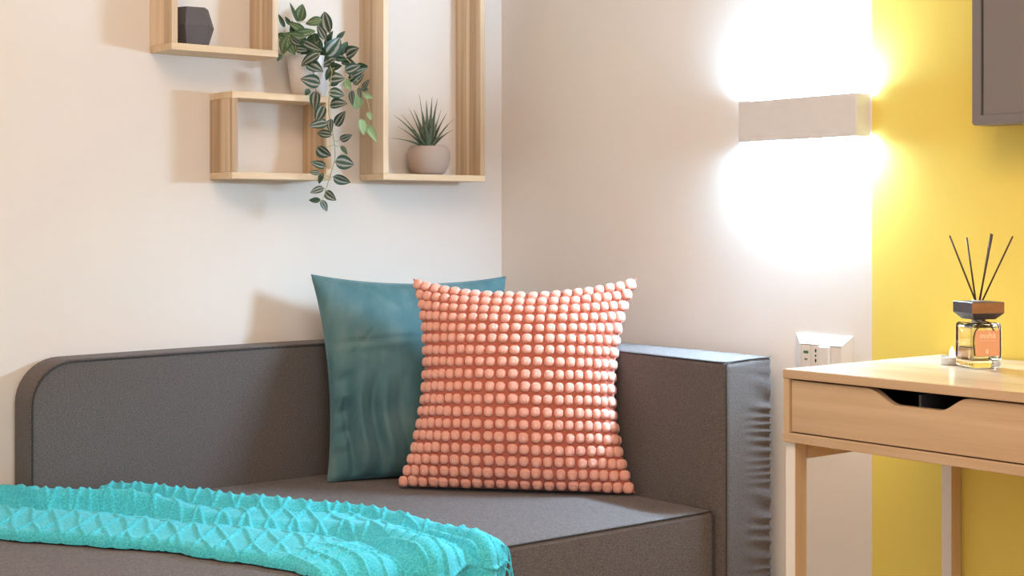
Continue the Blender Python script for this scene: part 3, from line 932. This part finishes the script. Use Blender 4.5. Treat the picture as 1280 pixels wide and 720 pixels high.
def succulent():
    PX, PY, PZ = -0.258, -0.055, 1.0925
    t = thing('succulent_plant', 'grey-green spiky succulent in a round taupe pot inside the tall box shelf', 'plant', (PX, PY, PZ))
    lathe('pot', [(0, 0), (0.031, 0), (0.037, 0.004), (0.046, 0.018), (0.0505, 0.034), (0.0505, 0.047), (0.047, 0.059), (0.043, 0.0645), (0.040, 0.0655), (0.037, 0.063), (0.036, 0.056), (0, 0.056)], M_pott, t)
    lathe('soil', [(0, 0.060), (0.02, 0.060), (0.0362, 0.058), (0.0362, 0.0563), (0, 0.0563)], M_soil, t, 24)
    V, Fc = [], []
    B = np.array([0, 0, 0.058])
    rng = random.Random(5)
    tips = [np.array(a) - np.array([PX, PY, PZ]) for a in AG]
    for k in range(14):
        th = k / 14 * 2 * PI + rng.uniform(-.2, .2); el = rng.uniform(0.75, 1.35); ln = rng.uniform(0.045, 0.075)
        tips.append(B + np.array([math.cos(th) * math.cos(el) * min(ln, .05), math.sin(th) * math.cos(el) * .045, math.sin(el) * ln + 0.01]))
    for tp in tips:
        d = tp - B; ln = np.linalg.norm(d)
        hor = np.array([d[0], d[1], 0]); hn = np.linalg.norm(hor)
        h = hor / max(hn, 1e-4)
        b0 = B + h * 0.006
        ctrl = b0 + (tp - b0) * 0.5 + np.array([0, 0, 0.10 * hn]) - h * 0.05 * hn
        o = len(V); n = 9
        side = np.cross(h if hn > 0.004 else np.array([1, 0, 0]), [0, 0, 1.0]); side /= np.linalg.norm(side)
        for i in range(n):
            s = i / (n - 1)
            p = b0 * (1 - s) ** 2 + 2 * ctrl * s * (1 - s) + tp * s * s
            tg = 2 * (1 - s) * (ctrl - b0) + 2 * s * (tp - ctrl); tg /= np.linalg.norm(tg)
            up = np.cross(side, tg)
            w = 0.0060 * (1 - s ** 1.6) * (0.75 + 0.5 * math.sin(PI * min(1, s * 1.6))) + 0.0003
            for u, hh in ((-1, 0.30), (-0.5, -0.12), (0, -0.28), (0.5, -0.12), (1, 0.30), (0, 0.10)):
                q = p + side * (u * w) + up * (hh * w)
                q[1] = min(q[1], -PY - 0.004)
                V.append(q)
        for i in range(n - 1):
            for k in range(6):
                k2 = (k + 1) % 6
                Fc.append((o + i * 6 + k, o + i * 6 + k2, o + (i + 1) * 6 + k2, o + (i + 1) * 6 + k))
    from_data('foliage', V, Fc, M_agave, t)
succulent()

# ================================================================= WALL LAMP
def wall_lamp():
    y0, y1, z0, z1, dp = -1.103, -0.808, 1.1435, 1.2248, 0.040
    t = thing('wall_lamp', 'white rectangular wall lamp shining up and down beside the yellow wall', 'lamp', (0, (y0 + y1) / 2, z0))
    def loop(ins, r):
        pts = [(-0.0005, y1 - ins)]
        cx = -dp + ins + r
        for k in range(7):
            a = PI / 2 + k / 6 * PI / 2
            pts.append((cx + r * math.cos(a), y1 - ins - r + r * math.sin(a)))
        for k in range(7):
            a = PI + k / 6 * PI / 2
            pts.append((cx + r * math.cos(a), y0 + ins + r + r * math.sin(a)))
        pts.append((-0.0005, y0 + ins))
        return pts
    bm = bmesh.new()
    O, I = loop(0, 0.004), loop(0.0022, 0.002)
    rows = [[bm.verts.new((x, y, z)) for x, y in lp] for lp, z in ((O, z0), (O, z1), (I, z1), (I, z0))]
    n = len(O)
    for a in range(4):
        b = (a + 1) % 4
        for k in range(n - 1):
            bm.faces.new([rows[a][k], rows[a][k + 1], rows[b][k + 1], rows[b][k]])
    for k in (0, n - 1):
        bm.faces.new([rows[i][k] for i in range(4)])
    adopt(obj('lamp_body', bm, M_lampw), t)
    # recessed led strips that wash the wall, and glowing strips added proud of the body for crisper shadows
    for z, m in ((z1 - 0.006, M_led), (z0 + 0.004, M_led)):
        adopt(box('diffuser', (-0.024, y0 + 0.0025, z), (-0.0075, y1 - 0.0025, z + 0.002), m), t)
    for za, zb in ((z1 - 0.006, z1 + 0.006), (z0 - 0.006, z0 + 0.006)):
        adopt(box('added_glow_strip', (-0.0065, y0 + 0.004, za), (-0.0012, y1 - 0.004, zb), M_glow_strip), t)
    adopt(box('back_plate', (-0.003, y0 + 0.0025, z0 + 0.007), (-0.0006, y1 - 0.0025, z1 - 0.007), M_lampw), t)
wall_lamp()

# ================================================================ TELEVISION
def television():
    y1, y0, z0, z1 = -1.383, -2.42, 1.148, 1.75
    xf = -0.088
    t = thing('television', 'dark grey switched off television hanging on the yellow wall', 'television', (-0.04, (y0 + y1) / 2, z0))
    bm = bmesh.new()
    # front frame as four mitred bars round the recessed screen
    b = 0.0165
    def bar(p):
        v = [bm.verts.new(q) for q in p]
        bm.faces.new(v[:4]); bm.faces.new(v[4:][::-1])
        for k in range(4):
            bm.faces.new([v[k], v[k + 4], v[(k + 1) % 4 + 4], v[(k + 1) % 4]])
    c = 0.004
    oz = [(y1, z0 + c), (y1 - c, z0), (y0 + c, z0), (y0, z0 + c), (y0, z1 - c), (y0 + c, z1), (y1 - c, z1), (y1, z1 - c)]
    iz = [(y1 - b, z0 + b), (y1 - b, z0 + b), (y0 + b, z0 + b), (y0 + b, z0 + b), (y0 + b, z1 - b), (y0 + b, z1 - b), (y1 - b, z1 - b), (y1 - b, z1 - b)]
    fo = [bm.verts.new((xf, *p)) for p in oz]; bo = [bm.verts.new((xf + 0.05, *p)) for p in oz]
    ii = {}
    fi = []; bi = []
    for p in iz:
        if p not in ii:
            ii[p] = (bm.verts.new((xf, *p)), bm.verts.new((xf + 0.006, *p)))
        fi.append(ii[p][0]); bi.append(ii[p][1])
    for k in range(8):
        k2 = (k + 1) % 8
        f = [fo[k], fo[k2], fi[k2], fi[k]] if fi[k] is not fi[k2] else [fo[k], fo[k2], fi[k]]
        bm.faces.new(f)
        bm.faces.new([fo[k], bo[k], bo[k2], fo[k2]])
        if fi[k] is not fi[k2]:
            bm.faces.new([fi[k], fi[k2], bi[k2], bi[k]])
    bm.faces.new(bo)
    adopt(obj('bezel', bm, M_tvf), t)
    s = adopt(box('screen', (xf + 0.0035, y0 + b + 0.0005, z0 + b + 0.0005), (xf + 0.006, y1 - b - 0.0028, z1 - b - 0.0005), M_tvs), t)
    adopt(box('screen_shadow_gap', (xf + 0.0050, y1 - b - 0.0026, z0 + b + 0.0005), (xf + 0.0058, y1 - b - 0.0004, z1 - b - 0.0005), M_tvshade), t)
    adopt(box('rear_housing', (xf + 0.0505, y0 + 0.12, z0 + 0.035), (-0.002, y1 - 0.12, z1 - 0.06), M_tvf, None, 0.006), t)
television()

# ============================================================= POWER OUTLET
def outlet():
    y1, y0, z1, z0 = -0.926, -1.064, 0.769, 0.684
    t = thing('power_outlet', 'white power outlet plate with socket modules on the wall behind the desk', 'outlet', (0, (y0 + y1) / 2, z0))
    d, b = 0.012, 0.020
    bm = bmesh.new()
    def ring(x, i): return [bm.verts.new((x, y, z)) for y, z in ((y1 - i, z0 + i), (y0 + i, z0 + i), (y0 + i, z1 - i), (y1 - i, z1 - i))]
    R = [ring(-0.0005, 0), ring(-0.003, 0.0), ring(-d, b - 0.001), ring(-d, b), ring(-d + 0.004, b + 0.0005)]
    for A, B in zip(R[:-1], R[1:]):
        for k in range(4):
            bm.faces.new([A[k], A[(k + 1) % 4], B[(k + 1) % 4], B[k]])
    bm.faces.new(R[-1]); bm.faces.new(R[0])
    adopt(obj('cover_plate', bm, M_plastic), t)
    w = (y1 - y0 - 2 * b - 0.002) / 4
    zi0, zi1 = z0 + b + 0.001, z1 - b - 0.001
    for k in range(4):
        ya = y1 - b - 0.001 - k * w; yb = ya - w + 0.0008
        if k == 2:
            m = adopt(box('switch_rocker', (-d - 0.006, yb, zi0), (-d + 0.0042, ya, zi1), M_plastic, None, 0.002), t)
            continue
        dep = -d + (0.0005 if k < 2 else 0.002)
        m = adopt(box('socket_module', (dep, yb, zi0), (-d + 0.0048, ya, zi1), M_plastic, None, 0.0006, 1), t)
        yc = (ya + yb) / 2
        if k == 0:
            box('usb_port', (dep - 0.0004, yc - 0.006, zi1 - 0.0165), (dep + 0.001, yc + 0.006, zi1 - 0.0115), M_usb, m)
            box('usb_port', (dep - 0.0004, yc - 0.0035, zi1 - 0.029), (dep + 0.001, yc + 0.0035, zi1 - 0.0265), M_slot, m)
        if k == 1:
            for zc, hh in ((zi1 - 0.010, 0.0036), (zi1 - 0.0195, 0.0022), (zi1 - 0.029, 0.0036)):
                bm = bmesh.new()
                bmesh.ops.create_cone(bm, cap_ends=True, segments=16, radius1=1, radius2=1, depth=0.0016)
                bmesh.ops.rotate(bm, verts=bm.verts, matrix=Matrix.Rotation(PI / 2, 3, 'Y'))
                for v in bm.verts: v.co = Vector((dep + 0.0004 + v.co.x, yc + v.co.y * 0.0019, zc + v.co.z * hh))
                obj('pin_hole', bm, M_slot, m)
outlet()

# ====================================================================== DESK
def desk():
    XF, XB, YL, YR = -0.426, -0.006, -1.262, -2.262
    ZT = 0.750
    t = thing('desk', 'light oak veneer desk with a scooped drawer front against the yellow wall', 'desk', ((XF + XB) / 2, (YL + YR) / 2, 0))
    adopt(box('tabletop', (XF - 0.002, YR, ZT - 0.0145), (XB, YL, ZT), M_oak, None, 0.0008, 1), t)
    adopt(box('bottom_board', (XF - 0.002, YR, 0.6335), (XB - 0.02, YL, 0.6485), M_oak, None, 0.0008, 1), t)
    for ya, yb in ((YL - 0.0005, YL - 0.0115), (YR + 0.0115, YR + 0.0005), (-1.7585, -1.7655)):
        adopt(box('side_panel', (XF, min(ya, yb), 0.6488), (XB - 0.03, max(ya, yb), ZT - 0.0148), M_oakend), t)
    adopt(box('back_board', (XB - 0.03, YR + 0.001, 0.6488), (XB - 0.018, YL - 0.001, ZT - 0.0148), M_oak), t)
    for ya in (YL - 0.0025, YR + 0.0165):
        adopt(box('apron', (XF + 0.040, ya - 0.014, 0.604), (XB - 0.036, ya, 0.6332), M_oak), t)
    # drawers
    for da in (-1.2755, -1.7675):
        db = da - 0.4815
        zb, zt = 0.6505, 0.7325
        mid = (da + db) / 2
        def top(y):
            u = (y - mid) / 0.0925
            if abs(u) >= 1: return zt
            s = (1.02 - abs(u)) / 0.66
            s = min(1, s); s = s * s * s * (s * (6 * s - 15) + 10)
            return zt - 0.0215 * s
        ys = [da] + [mid + 0.0925 - k * 0.185 / 48 for k in range(49)] + [db]
        dr = adopt(thing_part('drawer', t, XF, da, db, zb, zt, top, ys), t)
        # lining behind the front
        a, b2 = da - 0.006, db + 0.006
        for nm, lo, hi in (('drawer_bottom', (XF + 0.0195, b2, zb + 0.004), (XB - 0.06, a, zb + 0.008)),
                           ('drawer_side', (XF + 0.0195, a - 0.010, zb + 0.0082), (XB - 0.06, a, zt - 0.006)),
                           ('drawer_side', (XF + 0.0195, b2, zb + 0.0082), (XB - 0.06, b2 + 0.010, zt - 0.006)),
                           ('drawer_back', (XB - 0.0598, b2, zb + 0.0082), (XB - 0.05, a, zt - 0.006)),
                           ('drawer_divider', (XF + 0.0195, mid + 0.004, zb + 0.0082), (XF + 0.23, mid + 0.008, zt - 0.004))):
            box(nm, lo, hi, M_dark, dr)
    # legs: white lacquered outer face, veneer flank
    for x0, x1, ya, yb in ((XF + 0.006, XF + 0.034, YL + 0.001, YL - 0.0195), (-0.036, -0.008, YL - 0.0225, YL - 0.0440),
                           (XF + 0.006, XF + 0.034, YR + 0.0195, YR - 0.001), (-0.036, -0.008, YR + 0.0440, YR + 0.0225)):
        bm = add_box(bmesh.new(), (x0, yb, 0.0), (x1, ya, 0.6333), 0.0008, 1)
        bm.faces.ensure_lookup_table()
        for f in bm.faces:
            f.material_index = 1 if f.normal.x < -0.9 else 0
        adopt(obj('leg', bm, [M_oakend, M_white]), t)

def thing_part(name, t, XF, da, db, zb, zt, top, ys):
    bm = bmesh.new()
    x0, x1 = XF + 0.004, XF + 0.019
    rows = []
    for x in (x0, x1):
        rows.append(([bm.verts.new((x, y, zb)) for y in ys], [bm.verts.new((x, y, top(y))) for y in ys]))
    (fb, ft), (bb, bt) = rows
    for k in range(len(ys) - 1):
        bm.faces.new([fb[k], fb[k + 1], ft[k + 1], ft[k]])
        bm.faces.new([bb[k], bb[k + 1], bt[k + 1], bt[k]])
        bm.faces.new([ft[k], ft[k + 1], bt[k + 1], bt[k]])
        bm.faces.new([fb[k], fb[k + 1], bb[k + 1], bb[k]])
    for k in (0, -1):
        bm.faces.new([fb[k], ft[k], bt[k], bb[k]])
    return obj(name, bm, M_oak)
desk()

# ============================================================= REED DIFFUSER
def glass(name, col, rough=0.0, ior=1.45):
    m, nt, b = new_mat(name)
    b.inputs['Base Color'].default_value = (*col, 1)
    b.inputs['Transmission Weight'].default_value = 1.0
    b.inputs['Roughness'].default_value = rough
    b.inputs['IOR'].default_value = ior
    return m
M_glass = glass('clear glass', (0.99, 0.99, 0.985))
M_liquid = glass('pale amber oil', (0.98, 0.86, 0.55), 0, 1.36)
M_walnut = wood('walnut inlay', (0.19, 0.085, 0.035), (0.42, 0.21, 0.09), (30, 30, 90), 0.4)
M_capd = plain('black stained wood', (0.055, 0.045, 0.05), 0.5)
M_reed = plain('dark brown reed', (0.055, 0.025, 0.015), 0.7)
M_cord = plain('brown leather cord', (0.10, 0.035, 0.015), 0.7)
M_label = plain('peach paper tag', (0.86, 0.43, 0.24), 0.6)
M_print = plain('cream print', (0.95, 0.72, 0.50), 0.6)
M_alu = plain("brushed aluminium cup", (0.60, 0.59, 0.61), 0.42, 0.6)
M_wax = plain('white wax', (0.86, 0.84, 0.80), 0.5)

def diffuser():
    t = thing('reed_diffuser', 'square glass reed diffuser with a dark wooden cap and five brown sticks on the desk', 'reed diffuser', (-0.163, -1.446, 0.7503), math.radians(-24.9))
    s, H = 0.0275, 0.0735
    bm = add_box(bmesh.new(), (-s, -s, 0), (s, s, H), 0.006, 4)
    inner = add_box(bmesh.new(), (-s + .005, -s + .005, 0.012), (s - .005, s - .005, H - 0.006), 0.004, 3)
    bmesh.ops.recalc_face_normals(bm, faces=bm.faces)
    bmesh.ops.recalc_face_normals(inner, faces=inner.faces)
    bmesh.ops.reverse_faces(inner, faces=inner.faces)
    me = bpy.data.meshes.new('t'); inner.to_mesh(me); inner.free(); bm.from_mesh(me)
    m2 = bpy.data.meshes.new('bottle'); bm.to_mesh(m2); bm.free()
    link('bottle', m2, t, M_glass)
    box('oil', (-s + .0053, -s + .0053, 0.0123), (s - .0053, s - .0053, 0.034), M_liquid, t, 0.0035, 3)
    # neck
    lathe('neck', [(0, H), (0.011, H), (0.011, H + 0.005), (0, H + 0.005)], M_alu, t, 24)
    # cap: square block, chamfered below, walnut set into one side
    bm = bmesh.new()
    c = 0.0290
    rows = []
    for r, z in ((0.0190, 0.0785), (c, 0.0890), (c, 0.1060), (c - 0.001, 0.1068)):
        rows.append([bm.verts.new((x * r, y * r, z)) for x, y in ((-1, -1), (1, -1), (1, 1), (-1, 1))])
    for a, b in zip(rows[:-1], rows[1:]):
        for k in range(4):
            f = bm.faces.new([a[k], a[(k + 1) % 4], b[(k + 1) % 4], b[k]])
            f.material_index = 1 if (k == 0 and a is rows[1]) else 0
    bm.faces.new(rows[0][::-1]); bm.faces.new(rows[-1])
    cap = obj('cap', bm, [M_capd, M_walnut], t)
    lathe('collar', [(0, 0.1064), (0.0105, 0.1064), (0.0105, 0.1085), (0.008, 0.1090), (0, 0.1086)], M_alu, cap, 24)
    rot = Matrix.Rotation(math.radians(24.9), 3, 'Z')
    base = Vector((-0.163, -1.446, 0.7503))
    for tip, b0 in (((-0.163, -1.391, 0.963), (-0.004, 0.002)), ((-0.140, -1.408, 0.960), (-0.002, 0.005)), ((-0.150, -1.4605, 0.967), (0.001, -0.002)),
                    ((-0.180, -1.483, 0.966), (0.002, 0.001)), ((-0.165, -1.510, 0.963), (0.004, -0.004))):
        q = rot @ (Vector(tip) - base)
        p0 = Vector((b0[0], b0[1], 0.107))
        tubes('reed', [[p0 - (q - p0) * 0.02, p0 + (q - p0) * 0.5, q]], 0.0014, M_reed, t, 8)
    # tag on a cord
    lab = box('tag', (-0.0235, -s - 0.0030, 0.0205), (0.0195, -s - 0.0012, 0.0620), M_label, t, 0.0004, 1)
    def line(y, z, w, h): return box('printed_rule', (y - w / 2, -s - 0.0034, z - h / 2), (y + w / 2, -s - 0.0029, z + h / 2), M_print, lab)
    cu = bpy.data.curves.new('lettering', 'FONT'); cu.body = 'muhà'; cu.size = 0.0125; cu.extrude = 0.00015; cu.offset = 0.0003; cu.align_x = 'CENTER'
    cu.space_character = 1.05
    tmp = bpy.data.objects.new('lettering_source', cu); COL.objects.link(tmp)
    dg = bpy.context.evaluated_depsgraph_get()
    me = bpy.data.meshes.new_from_object(tmp.evaluated_get(dg))
    bpy.data.objects.remove(tmp); bpy.data.curves.remove(cu)
    tx = link('lettering', me, lab, M_print)
    tx.location = (-0.0020, -s - 0.0032, 0.0495); tx.rotation_euler = (PI / 2, 0, 0)
    line(-0.002, 0.0455, 0.030, 0.0005)
    # small drop-shaped mark at the foot of the tag
    bm = bmesh.new()
    pts = [(0.0026 * math.sin(2 * PI * k / 20) * (1 - 0.75 * max(0, math.cos(2 * PI * k / 20))), 0.0046 * math.cos(2 * PI * k / 20)) for k in range(20)]
    lo = [bm.verts.new((x, 0, z)) for x, z in pts]; hi = [bm.verts.new((x, -0.0003, z)) for x, z in pts]
    bm.faces.new(lo); bm.faces.new(hi[::-1])
    for k in range(20): bm.faces.new([lo[k], lo[(k + 1) % 20], hi[(k + 1) % 20], hi[k]])
    d = obj('printed_drop', bm, M_print, lab); d.location = (-0.003, -s - 0.0031, 0.0285)
    tubes('cord', [smooth_line([(-0.012, -0.010, 0.0765), (-0.013, -s - 0.001, 0.0735), (-0.017, -s - 0.003, 0.068), (-0.0235, -s - 0.002, 0.060), (-0.0265, -s - 0.002, 0.045), (-0.0250, -s - 0.003, 0.0215)], 5),
                   smooth_line([(0.000, -0.012, 0.0765), (0.003, -s - 0.001, 0.0735), (0.004, -s - 0.003, 0.068), (0.009, -s - 0.0035, 0.0615)], 5)], 0.0012, M_cord, t, 6)
diffuser()

def tealight():
    t = thing('tealight', 'small silver tealight with a white flame bulb behind the glass diffuser', 'candle', (-0.155, -1.390, 0.7503))
    lathe('cup', [(0, 0), (0.0180, 0), (0.0188, 0.001), (0.0190, 0.0125), (0.0193, 0.0130), (0.0185, 0.0131), (0.0182, 0.0100), (0, 0.0100)], M_alu, t, 32)
    lathe('wax', [(0, 0.0102), (0.0178, 0.0102), (0.0178, 0.0112), (0.004, 0.0114), (0, 0.0114)], M_wax, t, 24)
    lathe('flame_bulb', [(0, 0.0110), (0.0030, 0.0115), (0.0046, 0.0155), (0.0040, 0.0205), (0.0020, 0.0260), (0, 0.0300)], M_flame, t, 20)
tealight()

# =============================================================== LIGHTS, LENS
def area(name, loc, target, sx, sy, power, col):
    l = bpy.data.lights.new(name, 'AREA')
    l.shape = 'RECTANGLE'; l.size = sx; l.size_y = sy; l.energy = power; l.color = col
    o = bpy.data.objects.new(name, l); COL.objects.link(o)
    o.location = loc
    d = Vector(target) - Vector(loc)
    o.rotation_euler = d.to_track_quat('-Z', 'Y').to_euler()
    return o
area('warm_overhead_fill', (-2.0, -2.3, RH - 0.02), (-2.0, -2.3, 0), 1.6, 1.6, 52, (1.0, 0.73, 0.49))  # added soft fill for the warm ambient, no fixture known overhead
area('cool_back_fill', (-2.3, RY0 - 0.03, 1.55), (-2.3, 0, 1.55), 2.0, 1.4, 20, (0.70, 0.84, 1.0))  # added cool fill from behind the viewer, its window is made up

w = bpy.data.worlds.new('world'); bpy.context.scene.world = w
w.use_nodes = True
w.node_tree.nodes['Background'].inputs['Color'].default_value = (0.75, 0.85, 1, 1)
w.node_tree.nodes['Background'].inputs['Strength'].default_value = 0.6

F_PX, HORIZON = 1906.0, 275.0
cam = bpy.data.cameras.new('camera')
cam.sensor_fit = 'HORIZONTAL'; cam.sensor_width = 36.0
cam.lens = F_PX / 1280.0 * 36.0
cam.shift_y = -(360.0 - HORIZON) / 1280.0
cam.clip_start = 0.05
co = bpy.data.objects.new('camera', cam); COL.objects.link(co)
co.location = (-2.3051, -2.8943, 0.989)
fw = Vector((0.62831, 0.77797, 0.0))
co.rotation_euler = fw.to_track_quat('-Z', 'Y').to_euler()
sc = bpy.context.scene
sc.camera = co
sc.view_settings.view_transform = 'Standard'
sc.view_settings.look = 'None'
sc.view_settings.exposure = 0.16
sc.view_settings.gamma = 1.0
sc.view_settings.use_curve_mapping = False
sc.cycles.max_bounces = 8
sc.cycles.diffuse_bounces = 5
sc.cycles.glossy_bounces = 4
sc.cycles.transmission_bounces = 10
sc.cycles.sample_clamp_indirect = 20.0
sc.cycles.caustics_reflective = False
sc.cycles.use_denoising = True
